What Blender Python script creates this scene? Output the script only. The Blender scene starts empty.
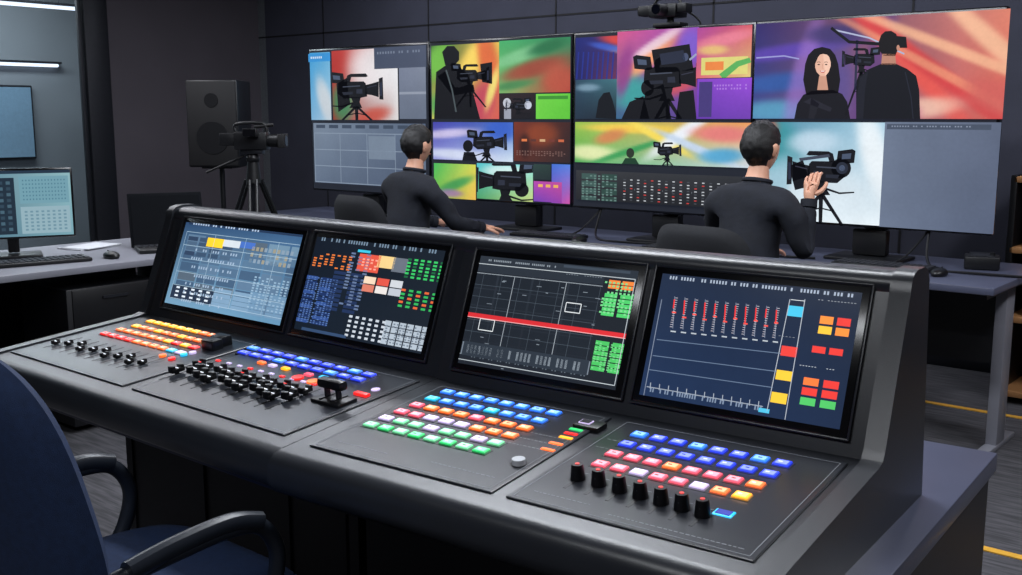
import bpy, bmesh, math, random
from mathutils import Vector, Matrix, Euler, noise
random.seed(7)
SC=bpy.context.scene
COL=SC.collection
try:
    SC.view_settings.view_transform='Standard'
    SC.view_settings.look='None'
except Exception: pass

def lin(c):
    out=[]
    for v in c[:3]:
        v=v/255.0
        out.append(v/12.92 if v<=.04045 else ((v+.055)/1.055)**2.4)
    return (out[0],out[1],out[2],1.0)

# ------------------------------------------------------------------ materials
MATS={}
def mat(name,rgb,rough=.5,metal=0,var=.08,scale=30,bump=.0,emit=0,spec=.5,emit_rgb=None,bscale=200):
    if name in MATS: return MATS[name]
    m=bpy.data.materials.new(name); m.use_nodes=True
    nt=m.node_tree; b=nt.nodes['Principled BSDF']
    tc=nt.nodes.new('ShaderNodeTexCoord')
    nz=nt.nodes.new('ShaderNodeTexNoise'); nz.inputs['Scale'].default_value=scale; nz.inputs['Detail'].default_value=4
    nt.links.new(tc.outputs['Object'],nz.inputs['Vector'])
    rp=nt.nodes.new('ShaderNodeValToRGB')
    c=lin(rgb)
    rp.color_ramp.elements[0].position=.3; rp.color_ramp.elements[1].position=.7
    rp.color_ramp.elements[0].color=tuple(x*(1-var) for x in c[:3])+(1,)
    rp.color_ramp.elements[1].color=tuple(min(1,x*(1+var)) for x in c[:3])+(1,)
    nt.links.new(nz.outputs['Fac'],rp.inputs['Fac'])
    nt.links.new(rp.outputs['Color'],b.inputs['Base Color'])
    b.inputs['Roughness'].default_value=rough; b.inputs['Metallic'].default_value=metal
    b.inputs['Specular IOR Level'].default_value=spec
    if bump:
        n2=nt.nodes.new('ShaderNodeTexNoise'); n2.inputs['Scale'].default_value=bscale
        nt.links.new(tc.outputs['Object'],n2.inputs['Vector'])
        bp=nt.nodes.new('ShaderNodeBump'); bp.inputs['Strength'].default_value=bump; bp.inputs['Distance'].default_value=.002
        nt.links.new(n2.outputs['Fac'],bp.inputs['Height']); nt.links.new(bp.outputs['Normal'],b.inputs['Normal'])
    if emit:
        b.inputs['Emission Color'].default_value=lin(emit_rgb or rgb); b.inputs['Emission Strength'].default_value=emit
    MATS[name]=m; return m

def screen_mat(name,strength,rough=.3,grain=0):
    if name in MATS: return MATS[name]
    m=bpy.data.materials.new(name); m.use_nodes=True; nt=m.node_tree; b=nt.nodes['Principled BSDF']
    a=nt.nodes.new('ShaderNodeVertexColor'); a.layer_name='Col'
    b.inputs['Base Color'].default_value=(.01,.01,.012,1); b.inputs['Roughness'].default_value=rough
    b.inputs['Specular IOR Level'].default_value=.25
    src=a.outputs['Color']
    if grain:
        tc=nt.nodes.new('ShaderNodeTexCoord')
        for sc,lo,hi in((5,1-grain,1+grain*.7),(60,1-grain*.4,1+grain*.4)):
            n=nt.nodes.new('ShaderNodeTexNoise'); n.inputs['Scale'].default_value=sc; n.inputs['Detail'].default_value=2
            nt.links.new(tc.outputs['Object'],n.inputs['Vector'])
            mr=nt.nodes.new('ShaderNodeMapRange'); mr.inputs['From Min'].default_value=.3; mr.inputs['From Max'].default_value=.7; mr.inputs['To Min'].default_value=lo; mr.inputs['To Max'].default_value=hi
            nt.links.new(n.outputs['Fac'],mr.inputs['Value'])
            vm=nt.nodes.new('ShaderNodeVectorMath'); vm.operation='SCALE'
            nt.links.new(src,vm.inputs[0]); nt.links.new(mr.outputs['Result'],vm.inputs['Scale']); src=vm.outputs['Vector']
    nt.links.new(src,b.inputs['Emission Color']); b.inputs['Emission Strength'].default_value=strength
    MATS[name]=m; return m

M_house=mat('console_charcoal_coat',(38,41,47),.31,0,.08,10,.12,bscale=600,spec=.6)
M_house2=mat('console_panel_plate',(39,42,49),.28,0,.06,16,.08,bscale=500,spec=.6)
M_bezel=mat('bezel_black_gloss',(10,11,14),.18)
M_black=mat('black_plastic',(16,17,20),.40)
M_blackm=mat('black_matte',(13,13,16),.7)
M_dgrey=mat('dark_grey_metal',(48,50,56),.4,.6)
M_line=mat('engraved_line_grey',(130,134,140),.5)
M_desk=mat('desk_laminate_slate',(80,84,104),.30,0,.06,8)
M_deskl=mat('desk_laminate_light',(128,129,138),.4,0,.05,8)
M_body=mat('pedestal_black_panel',(20,21,25),.45)
M_navy=mat('chair_fabric_navy',(28,48,84),.8,0,.15,80,.5,bscale=900)
M_chblk=mat('chair_fabric_black',(20,22,28),.8,0,.15,80,.4,bscale=900)
M_chair_pl=mat('chair_arm_plastic',(32,37,46),.34)
M_shirt=mat('shirt_black_cotton',(19,23,34),.85,0,.25,22,.5,bscale=60)
M_skin=mat('skin_warm',(222,166,138),.48,0,.05,20)
M_hair=mat('hair_black',(12,11,12),.5,0,.4,60,.8,bscale=300)
M_trouser=mat('trousers_dark',(22,24,30),.85)
M_shoe=mat('shoe_black',(15,15,16),.5)
M_eye=mat('eye_white',(220,215,210),.3)
M_lipc=mat('lip_skin',(160,95,86),.5)
M_paper=mat('paper_white',(200,203,208),.7)
M_wood=mat('shelf_wood_tan',(190,138,90),.5,0,.15,6)
M_glassd=mat('lens_glass_dark',(8,10,18),.08)
M_silver=mat('brushed_silver',(150,152,158),.3,.8)

# ------------------------------------------------------------------ mesh builder
class MB:
    def __init__(s): s.v=[];s.f=[];s.fm=[];s.mats=[]
    def mi(s,m):
        if m not in s.mats: s.mats.append(m)
        return s.mats.index(m)
    def add(s,vs,fs,m):
        o=len(s.v); i=s.mi(m)
        s.v+= [Vector(p) for p in vs]
        for f in fs: s.f.append([o+k for k in f]); s.fm.append(i)
    def box(s,c,d,m,rot=None,bev=0,seg=2):
        bm=bmesh.new(); bmesh.ops.create_cube(bm,size=1)
        bmesh.ops.scale(bm,vec=d,verts=bm.verts)
        if bev: bmesh.ops.bevel(bm,geom=bm.edges[:],offset=min(bev,min(d)*.49),segments=seg,profile=.5,affect='EDGES')
        M=Matrix.Translation(c)
        if rot is not None: M=M@(rot if isinstance(rot,Matrix) else Euler(rot).to_matrix().to_4x4())
        bm.verts.index_update()
        s.add([M@v.co for v in bm.verts],[[v.index for v in f.verts] for f in bm.faces],m); bm.free()
    def cyl(s,p0,p1,r0,m,r1=None,n=20):
        r1=r0 if r1 is None else r1
        p0=Vector(p0);p1=Vector(p1);d=(p1-p0).normalized()
        a=d.orthogonal().normalized();b=d.cross(a)
        vs=[];fs=[]
        for p,r in((p0,r0),(p1,r1)):
            for i in range(n):
                t=2*math.pi*i/n; vs.append(p+(a*math.cos(t)+b*math.sin(t))*r)
        for i in range(n): j=(i+1)%n; fs.append([i,j,n+j,n+i])
        fs.append(list(range(n))[::-1]); fs.append(list(range(n,2*n)))
        s.add(vs,fs,m)
    def sph(s,c,r,m,seg=20,ring=12,rot=None,fn=None):
        if not hasattr(r,'__len__'): r=(r,r,r)
        vs=[];fs=[];R=Euler(rot).to_matrix() if rot else None
        def put(v):
            if fn: v=fn(v)
            v=Vector((v[0]*r[0],v[1]*r[1],v[2]*r[2]))
            if R: v=R@v
            vs.append(v+Vector(c))
        put(Vector((0,0,1)))
        for i in range(1,ring):
            ph=math.pi*i/ring
            for j in range(seg):
                th=2*math.pi*j/seg; put(Vector((math.sin(ph)*math.cos(th),math.sin(ph)*math.sin(th),math.cos(ph))))
        put(Vector((0,0,-1)))
        for j in range(seg): fs.append([0,1+j,1+(j+1)%seg])
        for i in range(ring-2):
            for j in range(seg):
                a=1+i*seg+j;b=1+i*seg+(j+1)%seg; fs.append([a,a+seg,b+seg,b])
        L=len(vs)-1;o=1+(ring-2)*seg
        for j in range(seg): fs.append([L,o+(j+1)%seg,o+j])
        s.add(vs,fs,m)
    def tube(s,pts,r,m,n=10,sub=6,flat=1.0):
        P=[Vector(p) for p in pts]; Q=[]
        if sub>1 and len(P)>2:
            for i in range(len(P)-1):
                p0=P[max(i-1,0)];p1=P[i];p2=P[i+1];p3=P[min(i+2,len(P)-1)]
                for k in range(sub):
                    t=k/sub
                    Q.append(.5*((2*p1)+(p2-p0)*t+(2*p0-5*p1+4*p2-p3)*t*t+(-p0+3*p1-3*p2+p3)*t**3))
            Q.append(P[-1])
        else: Q=P
        vs=[];fs=[];a=None
        for i,p in enumerate(Q):
            d=(Q[min(i+1,len(Q)-1)]-Q[max(i-1,0)]).normalized()
            a=d.orthogonal().normalized() if a is None else (a-d*a.dot(d)).normalized()
            b=d.cross(a); rr=r[0]+(r[1]-r[0])*i/(len(Q)-1) if hasattr(r,'__len__') else r
            for k in range(n):
                t=2*math.pi*k/n; vs.append(p+a*math.cos(t)*rr+b*math.sin(t)*rr*flat)
        for i in range(len(Q)-1):
            for k in range(n):
                l=(k+1)%n; fs.append([i*n+k,i*n+l,(i+1)*n+l,(i+1)*n+k])
        fs.append(list(range(n))[::-1]); o=(len(Q)-1)*n; fs.append([o+k for k in range(n)])
        s.add(vs,fs,m)
    def prism(s,prof,x0,x1,m):
        f0=x0 if callable(x0) else (lambda y:x0); f1=x1 if callable(x1) else (lambda y:x1)
        n=len(prof)
        vs=[(f0(y),y,z) for y,z in prof]+[(f1(y),y,z) for y,z in prof]
        fs=[[i,(i+1)%n,n+(i+1)%n,n+i] for i in range(n)]+[list(range(n))[::-1],[n+i for i in range(n)]]
        s.add(vs,fs,m)
    def pillow(s,P,N,w,h,t,m,nu=14,nv=14,ex=4.0):
        vs=[];fs=[]
        for side in (1,-1):
            for i in range(nv+1):
                v=-1+2*i/nv
                for j in range(nu+1):
                    u=-1+2*j/nu
                    k=max(abs(u),abs(v)); q=(abs(u)**ex+abs(v)**ex)**(1/ex) if k>0 else 1
                    uu=u*k/q if k>0 else 0; vv=v*k/q if k>0 else 0
                    th=t*.5*(1-k**6)**.5 if k<1 else 0
                    vs.append(P(uu*w/2,vv*h/2)+N(uu,vv)*th*side)
        n1=(nu+1)*(nv+1)
        for i in range(nv):
            for j in range(nu):
                a=i*(nu+1)+j
                fs.append([a,a+1,a+nu+2,a+nu+1]); fs.append([n1+a,n1+a+nu+1,n1+a+nu+2,n1+a+1])
        s.add(vs,fs,m)
    def obj(s,name,parent=None,loc=(0,0,0),rotz=0,sharp=.6,weld=True):
        me=bpy.data.meshes.new(name); me.from_pydata([tuple(v) for v in s.v],[],s.f)
        for m in s.mats: me.materials.append(m)
        for p,i in zip(me.polygons,s.fm): p.material_index=i
        bm=bmesh.new(); bm.from_mesh(me)
        if weld: bmesh.ops.remove_doubles(bm,verts=bm.verts,dist=1e-6)
        bmesh.ops.recalc_face_normals(bm,faces=bm.faces); bm.to_mesh(me); bm.free()
        me.shade_smooth(); me.set_sharp_from_angle(angle=sharp)
        o=bpy.data.objects.new(name,me); COL.objects.link(o)
        o.location=loc; o.rotation_euler=(0,0,rotz)
        if parent: o.parent=parent
        return o
def empty(name,loc=(0,0,0),rotz=0):
    e=bpy.data.objects.new(name,None); COL.objects.link(e); e.location=loc; e.rotation_euler=(0,0,rotz); e.empty_display_size=.1
    return e

# ------------------------------------------------------------------ camera
F=1053.06; PIT=.1615; YAW=.6968; CH=1.4
cd=bpy.data.cameras.new('camera'); cam=bpy.data.objects.new('camera',cd); COL.objects.link(cam)
cam.location=(0,0,CH); cam.rotation_euler=(math.pi/2-PIT,0,YAW); cd.lens=36*F/1022; cd.sensor_width=36; cd.clip_start=.05
SC.camera=cam

# rectification of drawing coordinates onto the true planes of decks / screens
cp,sp=math.cos(PIT),math.sin(PIT); cy,sy=math.cos(YAW),math.sin(YAW)
def ray(px,py):
    u=(px-511)/F; v=(py-287.5)/F; fw=cp-v*sp; dz=-(sp+v*cp)
    return Vector((u*cy-fw*sy,u*sy+fw*cy,dz))
WY=4.679
def on_wall(px,py):
    r=ray(px,py); t=WY/r.y; return (r.x*t,CH+r.z*t)
UN={'L':(Vector((-2.797,1.18,0)),0.0),'R':(Vector((-1.555,1.168,0)),.0667)}
DZ0,DK=.78,.0924
SY,SZ,SK=.4848,.8648,.3746
SN=Vector((0,-1,SK)).normalized(); SU=Vector((0,SK,1)).normalized()
def loc_ray(k,px,py):
    o,yw=UN[k]; R=Matrix.Rotation(-yw,3,'Z')
    return R@(Vector((0,0,CH))-o), R@ray(px,py)
def on_deck(k,px,py):
    o,d=loc_ray(k,px,py)
    t=(DZ0+DK*o.y-o.z)/(d.z-DK*d.y); p=o+d*t; return (p.x,p.y)
def on_scr(k,px,py):
    o,d=loc_ray(k,px,py)
    t=(SY+SK*(o.z-SZ)-o.y)/(d.y-SK*d.z); p=o+d*t; return (p.x,(p.z-SZ)/SU.z)

# ------------------------------------------------------------------ flat screen art
class Art:
    def __init__(s,mp,to3,step): s.mp=mp;s.to3=to3;s.step=step;s.v=[];s.f=[];s.c=[];s.l=0;s.clip=None
    def _put(s,pts,cols):
        z=s.l*s.step; o=len(s.v)
        for p in pts: s.v.append(s.to3(p[0],p[1],z))
        s.f.append(list(range(o,o+len(pts)))); s.c.append(cols)
    def raw(s,pts,col):
        if s.clip:
            x0,y0,x1,y1=s.clip
            for ax,lim,sg in((0,x0,1),(0,x1,-1),(1,y0,1),(1,y1,-1)):
                out=[]
                for i in range(len(pts)):
                    a=pts[i-1];b=pts[i]; ia=(a[ax]-lim)*sg>=0; ib=(b[ax]-lim)*sg>=0
                    if ia!=ib:
                        t=(lim-a[ax])/(b[ax]-a[ax]); q=(a[0]+(b[0]-a[0])*t,a[1]+(b[1]-a[1])*t); out.append(q)
                    if ib: out.append(b)
                pts=out
                if len(pts)<3: return
        s._put(pts,[lin(col)]*len(pts))
    def up(s,k=1): s.l+=k
    def poly(s,pts,col): s.raw([s.mp(*p) for p in pts],col)
    def _r(s,a,b):
        a=s.mp(*a);b=s.mp(*b); return min(a[0],b[0]),min(a[1],b[1]),max(a[0],b[0]),max(a[1],b[1])
    def rect(s,x0,y0,x1,y1,col):
        a=s._r((x0,y0),(x1,y1)); s.raw([(a[0],a[1]),(a[2],a[1]),(a[2],a[3]),(a[0],a[3])],col)
    def soft(s,x0,y0,x1,y1,tl,tr,br,bl,blobs=(),nx=30,ny=20):
        """photographic background: bilinear colours plus soft-edged light patches (u right, v down, 0..1)"""
        s.clip=None
        a=s._r((x0,y0),(x1,y1)); s.clip=a
        def cc(u,v):
            c=[(tl[k]*(1-u)+tr[k]*u)*(1-v)+(bl[k]*(1-u)+br[k]*u)*v for k in range(3)]
            for (cu,cv,ru,rv,an,col,al) in blobs:
                du,dv=u-cu,v-cv; ca,sa=math.cos(an),math.sin(an)
                d=((du*ca+dv*sa)/ru)**2+((-du*sa+dv*ca)/rv)**2
                w=al*math.exp(-d**2.2); c=[c[k]*(1-w)+col[k]*w for k in range(3)]
            return lin(c)
        if not blobs: nx=ny=4
        G=[[cc(i/nx,j/ny) for i in range(nx+1)] for j in range(ny+1)]
        X=lambda i:a[0]+(a[2]-a[0])*i/nx; Y=lambda j:a[3]-(a[3]-a[1])*j/ny
        for j in range(ny):
            for i in range(nx):
                s._put([(X(i),Y(j)),(X(i),Y(j+1)),(X(i+1),Y(j+1)),(X(i+1),Y(j))],[G[j][i],G[j+1][i],G[j+1][i+1],G[j][i+1]])
        s.up()
    def ell(s,cx,cy_,rx,ry,col,n=20): s.poly([(cx+rx*math.cos(2*math.pi*i/n),cy_+ry*math.sin(2*math.pi*i/n)) for i in range(n)],col)
    def band(s,pts,w0,w1,col):
        P=[Vector(p) for p in pts]; n=len(P); L=[];R=[]
        for i,p in enumerate(P):
            d=(P[min(i+1,n-1)]-P[max(i-1,0)]).normalized(); q=Vector((-d.y,d.x)); w=(w0+(w1-w0)*i/(n-1))/2
            L.append(p+q*w);R.append(p-q*w)
        for i in range(n-1): s.poly([tuple(L[i]),tuple(L[i+1]),tuple(R[i+1]),tuple(R[i])],col)
    def line(s,x0,y0,x1,y1,w,col): s.band([(x0,y0),(x1,y1)],w,w,col)
    def grid(s,x0,y0,x1,y1,nx,ny,w,col):
        a=s._r((x0,y0),(x1,y1))
        for i in range(nx+1):
            x=a[0]+(a[2]-a[0])*i/nx; s.raw([(x-w,a[1]),(x+w,a[1]),(x+w,a[3]),(x-w,a[3])],col)
        for i in range(ny+1):
            y=a[1]+(a[3]-a[1])*i/ny; s.raw([(a[0],y-w),(a[2],y-w),(a[2],y+w),(a[0],y+w)],col)
    def cells(s,x0,y0,x1,y1,nx,ny,gap,cols):
        a=s._r((x0,y0),(x1,y1)); k=0
        for j in range(ny):
            for i in range(nx):
                c=cols(i,j) if callable(cols) else cols[k%len(cols)]; k+=1
                if c is None: continue
                xa=a[0]+(a[2]-a[0])*(i+gap/2)/nx; xb=a[0]+(a[2]-a[0])*(i+1-gap/2)/nx
                yb=a[3]-(a[3]-a[1])*(j+gap/2)/ny; ya=a[3]-(a[3]-a[1])*(j+1-gap/2)/ny
                s.raw([(xa,ya),(xb,ya),(xb,yb),(xa,yb)],c)
    def textrow(s,x0,y0,x1,y1,n,rows,col,seed=0):
        rnd=random.Random(seed)
        s.cells(x0,y0,x1,y1,n,rows,.45,lambda i,j: col if rnd.random()<.75 else None)
    def obj(s,name,parent,m):
        me=bpy.data.meshes.new(name); me.from_pydata([tuple(v) for v in s.v],[],s.f)
        ca=me.color_attributes.new('Col','FLOAT_COLOR','CORNER'); k=0
        for cols in s.c:
            for c in cols: ca.data[k].color=c; k+=1
        me.materials.append(m); o=bpy.data.objects.new(name,me); COL.objects.link(o); o.parent=parent
        return o

BK=(13,14,19)
def cam_sil(A,cx,cy_,s,d=1,legs=0):
    """flat picture of a broadcast camera (drawn on a video monitor)"""
    f=lambda pts:[(cx+d*x*s,cy_+y*s) for x,y in pts]
    A.poly(f([(-.5,-.18),(-.44,-.23),(.2,-.24),(.26,-.18),(.3,.18),(.1,.22),(-.35,.24),(-.52,.1)]),BK)
    A.poly(f([(.25,-.14),(.42,-.18),(.62,-.24),(.62,.2),(.42,.14),(.25,.12)]),BK)
    A.poly(f([(.62,-.32),(.73,-.36),(.75,.27),(.64,.26)]),(22,22,28))
    A.poly(f([(-.3,-.22),(-.26,-.40),(-.16,-.45),(.26,-.46),(.32,-.38),(.26,-.36),(-.14,-.36),(-.18,-.22)]),BK)
    A.poly(f([(-.75,-.46),(-.68,-.5),(-.37,-.46),(-.33,-.2),(-.40,-.17),(-.72,-.2)]),BK)
    A.poly(f([(-.15,.2),(.12,.2),(.09,.34),(.16,.5),(-.2,.5),(-.1,.34)]),BK)
    A.band(f([(-.1,.36),(-.4,.46),(-.72,.44)]),.05*s,.03*s,BK)
    A.up(.3)
    A.poly(f([(-.38,-.1),(.1,-.13),(.1,-.10),(-.38,-.07)]),(62,68,82))
    A.poly(f([(-.40,.06),(-.1,.05),(-.1,.12),(-.36,.14)]),(34,38,50))
    A.poly(f([(.0,-.02),(.16,-.03),(.17,.10),(.0,.10)]),(40,44,58))
    A.poly(f([(-.66,-.41),(-.46,-.39),(-.45,-.28),(-.64,-.29)]),(70,82,104))
    A.poly(f([(.3,-.08),(.56,-.14),(.56,-.12),(.3,-.06)]),(52,54,70))
    A.poly(f([(.66,-.2),(.71,-.22),(.71,.16),(.66,.16)]),(40,46,66))
    A.up(-.3)
    if legs:
        for a in(-.55,.02,.6): A.poly(f([(-.05,.45),(.05,.45),(a+.035,.5+legs),(a-.035,.5+legs)]),BK)
        A.band(f([(-.28,.45+legs*.5),(.02,.42+legs*.45),(.3,.45+legs*.5)]),.03*s,.03*s,BK)

# ================================================================== ROOM
XL,XR,YB,YF,ZC=-8.05,3.2,6.05,-2.6,2.85
M_wall=mat('wall_charcoal_paint',(84,79,86),.75,0,.05,3,.1)
M_wallb=mat('wall_panel_dark_fabric',(64,66,80),.85,0,.07,5,.3,bscale=500)
M_seam=mat('wall_seam_black',(24,24,28),.7)
M_ceil=mat('ceiling_dark',(60,62,68),.8)
M_trim=mat('trim_dark_metal',(40,42,48),.45,.3)
mc=bpy.data.materials.new('carpet_tiles_grey'); mc.use_nodes=True; nt=mc.node_tree; b=nt.nodes['Principled BSDF']
tc=nt.nodes.new('ShaderNodeTexCoord'); mp=nt.nodes.new('ShaderNodeMapping'); mp.inputs['Scale'].default_value=(6,60,1)
n1=nt.nodes.new('ShaderNodeTexNoise'); n1.inputs['Scale'].default_value=1.0; n1.inputs['Detail'].default_value=3
rp=nt.nodes.new('ShaderNodeValToRGB'); rp.color_ramp.elements[0].position=.38; rp.color_ramp.elements[1].position=.64
rp.color_ramp.elements[0].color=lin((52,52,56)); rp.color_ramp.elements[1].color=lin((80,79,84))
nt.links.new(tc.outputs['Object'],mp.inputs['Vector']); nt.links.new(mp.outputs['Vector'],n1.inputs['Vector'])
nt.links.new(n1.outputs['Fac'],rp.inputs['Fac']); nt.links.new(rp.outputs['Color'],b.inputs['Base Color']); b.inputs['Roughness'].default_value=.9
bp=nt.nodes.new('ShaderNodeBump'); bp.inputs['Strength'].default_value=.3; bp.inputs['Distance'].default_value=.003
nt.links.new(n1.outputs['Fac'],bp.inputs['Height']); nt.links.new(bp.outputs['Normal'],b.inputs['Normal'])

m=MB(); m.box(((XL-3+XR)/2,(YB+YF)/2,-.05),(XR-XL+3.4,YB-YF+.4,.1),mc); m.obj('floor')
m=MB(); m.box(((XL-3+XR)/2,(YB+YF)/2,ZC+.05),(XR-XL+3.4,YB-YF+.4,.1),M_ceil); m.obj('ceiling')
m=MB(); m.box(((XL+XR)/2,YB+.1,ZC/2),(XR-XL+.4,.2,ZC),M_wallb)
x=XL+.9
while x<XR: m.box((x,YB-.001,ZC/2),(.012,.006,ZC),M_seam); x+=1.25
m.box(((XL+XR)/2,YB-.001,2.1),(XR-XL,.006,.012),M_seam)
m.obj('wall_back')
m=MB(); m.box(((XL+XR)/2,YF-.1,ZC/2),(XR-XL+.4,.2,ZC),M_wall); m.obj('wall_front')
m=MB(); m.box((XR+.1,(YB+YF)/2,ZC/2),(.2,YB-YF,ZC),M_wall); m.obj('wall_right')
GY=4.37
m=MB(); m.box((XL-.03,(GY+.2+YB)/2,ZC/2),(.06,YB-GY-.2,ZC),M_wall)
m.box((XL-.03,(GY+YF)/2,.09),(.06,GY-YF,.18),M_wall); m.box((XL-.03,(GY+YF)/2,ZC-.1),(.06,GY-YF,.2),M_wall)
m.obj('wall_left')
m=MB(); m.box((XL-.01,GY+.1,ZC/2),(.06,.2,ZC),M_trim,bev=.01); m.obj('trim_1')
m=MB(); m.box((XL-.02,(GY+YF)/2,.2),(.06,GY-YF,.05),M_trim); m.obj('trim_2')
m=MB(); m.box(((XL+XR)/2,YB-.01,.05),(XR-XL,.02,.1),M_trim,bev=.004); m.obj('baseboard_back')
m=MB(); m.box((XL+.01,(GY+.2+YB)/2,.05),(.02,YB-GY-.2,.1),M_trim,bev=.004); m.obj('baseboard_left')
mg=bpy.data.materials.new('partition_glass_smoked'); mg.use_nodes=True; nt=mg.node_tree
for n in list(nt.nodes):
    if n.type!='OUTPUT_MATERIAL': nt.nodes.remove(n)
out=[n for n in nt.nodes if n.type=='OUTPUT_MATERIAL'][0]
tr=nt.nodes.new('ShaderNodeBsdfTransparent'); gl=nt.nodes.new('ShaderNodeBsdfGlossy'); mx=nt.nodes.new('ShaderNodeMixShader'); fr=nt.nodes.new('ShaderNodeFresnel')
tr.inputs['Color'].default_value=(.86,.90,.92,1); gl.inputs['Roughness'].default_value=.06; fr.inputs['IOR'].default_value=1.3
nt.links.new(fr.outputs[0],mx.inputs['Fac']); nt.links.new(tr.outputs[0],mx.inputs[1]); nt.links.new(gl.outputs[0],mx.inputs[2]); nt.links.new(mx.outputs[0],out.inputs['Surface'])
m=MB(); m.box((XL-.03,(GY+YF)/2,ZC/2),(.012,GY-YF,ZC-.36),mg); 
for yy in (GY-.02,1.9,.3,-1.2): m.box((XL-.03,yy,ZC/2),(.04,.03,ZC-.36),M_trim,bev=.004)
m.obj('window_1')
M_nb=mat('wall_meeting_room_grey',(122,128,134),.8,0,.06,2)
m=MB(); m.box((XL-2.2,(YB+YF)/2,ZC/2),(.1,YB-YF,ZC),M_nb); m.obj('wall_meeting_room')
m=MB(); m.box((XL-1.1,YB+.05,ZC/2),(2.4,.1,ZC),M_nb); m.obj('wall_meeting_room_end')
m=MB(); m.box((XL-1.1,YF-.05,ZC/2),(2.4,.1,ZC),M_nb); m.obj('wall_meeting_room_near')
M_strip_refl=mat('strip_reflection_white',(235,240,255),.5,emit=1.6)  # glowing bars stand in for strip lights mirrored in the glass
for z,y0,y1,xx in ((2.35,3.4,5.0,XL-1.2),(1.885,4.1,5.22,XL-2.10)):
    m=MB(); m.box((xx,(y0+y1)/2,z),(.05,y1-y0,.03),M_strip_refl,bev=.01); m.box((xx,(y0+y1)/2,z+.025),(.07,y1-y0+.05,.022),M_trim)
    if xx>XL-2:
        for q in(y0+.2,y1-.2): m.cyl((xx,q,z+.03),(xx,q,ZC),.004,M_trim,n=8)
    m.obj('reflected_strip_glow')
m=MB(); m.box((XL-2.12,4.45,1.34),(.04,1.0,.70),M_dgrey,bev=.01); m.box((XL-2.097,4.45,1.34),(.004,.96,.66),mat('monitor_reflection_blue',(96,122,142),.4,emit=.4)); m.obj('reflected_monitor_glow')  # added glowing panel in place of a monitor reflected in the glass
M_yel=mat('floor_tape_yellow',(214,160,50),.7)
for y in (3.5,5.2):
    m=MB(); m.box((.6,y,.002),(4.6,.035,.004),M_yel); m.obj('floor_tape')

# ================================================================== CONSOLES
EB=1.5
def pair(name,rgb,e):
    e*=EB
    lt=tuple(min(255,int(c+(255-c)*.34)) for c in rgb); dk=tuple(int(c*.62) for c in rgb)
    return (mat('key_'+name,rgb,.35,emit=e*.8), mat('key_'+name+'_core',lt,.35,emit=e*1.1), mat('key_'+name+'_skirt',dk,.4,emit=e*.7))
KB=pair('blue',(50,120,245),1.0); KB2=pair('indigo',(40,62,225),1.0); KO=pair('orange',(245,108,44),1.0)
KY=pair('yellow',(248,166,30),1.1); KR=pair('red',(232,36,34),1.0); KP=pair('pink',(232,84,106),.9)
KW=pair('white',(196,180,222),.72); KG=pair('green',(46,196,106),.85); KLG=pair('pale_green',(112,206,150),.8)
KC=pair('cyan',(40,176,220),.95)
KD=mat('key_dark',(40,42,48),.4)
M_sock=mat('key_bed_black',(16,17,21),.4)

def deckM(x,y):
    return Matrix.Translation((x,y,DZ0+DK*y))@Matrix.Rotation(math.atan(DK),4,'X')
def dbox(m,x,y,w,d,h,mt,bev=0,z0=0):
    if isinstance(mt,tuple): mt=mt[0]
    M=deckM(x,y)@Matrix.Translation((0,0,z0+h/2))
    m.box(M.to_translation(),(w,d,h),mt,rot=M.to_3x3().to_4x4(),bev=bev,seg=1 if bev<.002 else 2)
def dcyl(m,x,y,r,h,mt,z0=0,r1=None,n=18):
    if isinstance(mt,tuple): mt=mt[0]
    M=deckM(x,y); m.cyl(M@Vector((0,0,z0)),M@Vector((0,0,z0+h)),r,mt,r1=r1,n=n)

prof=[(.03,.70),(.0,.702),(-.012,.712),(-.018,.73),(-.018,.752),(-.012,.768),(.0,.778),(.015,.7815),(.471,.8235),(.5725,1.098),(.5695,1.108),(.573,1.120),(.583,1.129),(.60,1.133),(.635,1.133),(.652,1.126),(.662,1.11),(.70,.70)]
cheek=[(.03,.695),(-.004,.698),(-.018,.708),(-.024,.728),(-.024,.756),(-.017,.773),(-.002,.783),(.014,.786),(.44,.826),(.456,.831),(.466,.846),(.560,1.10),(.564,1.120),(.577,1.133),(.598,1.138),(.64,1.138),(.662,1.131),(.676,1.112),(.72,.695)]
def housing(key,x0,x1,parent,left_cheek,right_cheek):
    m=MB(); m.prism(prof,x0,x1,M_house)
    if left_cheek: m.prism(cheek,x0-.002,x0+.03,M_house)
    if right_cheek: m.prism(cheek,x1-.034,x1+.002,M_house)
    return m
def display(key,parent,e0,e1,b,t,draw,name):
    def to3(x,s,z): 
        p=Vector((x,SY,SZ))+SU*s+SN*z; return p
    c=to3((e0+e1)/2,(b+t)/2,.001); R=Matrix((Vector((1,0,0)),SU,SN)).transposed().to_4x4()
    m=MB(); m.box(c,(e1-e0+.03,t-b+.028,.008),M_bezel,rot=R,bev=.003)
    for (cx,cyy,w,h) in(((e0+e1)/2,t+.016,e1-e0+.036,.005),((e0+e1)/2,b-.016,e1-e0+.036,.005)):
        m.box(to3(cx,cyy,.002),(w,h,.010),M_house,rot=R,bev=.002)
    for cx in(e0-.017,e1+.017): m.box(to3(cx,(b+t)/2,.002),(.005,t-b+.036,.010),M_house,rot=R,bev=.002)
    m.obj(name+'_bezel',parent)
    A=Art(lambda px,py:on_scr(key,px,py),lambda x,s,z:to3(x,s,.0056+z),.00012)
    A.clip=(e0,b,e1,t)
    draw(A,(e0,b,e1,t)); A.obj(name,parent,screen_mat('touchscreen_image',1.25,.2,.06))

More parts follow.
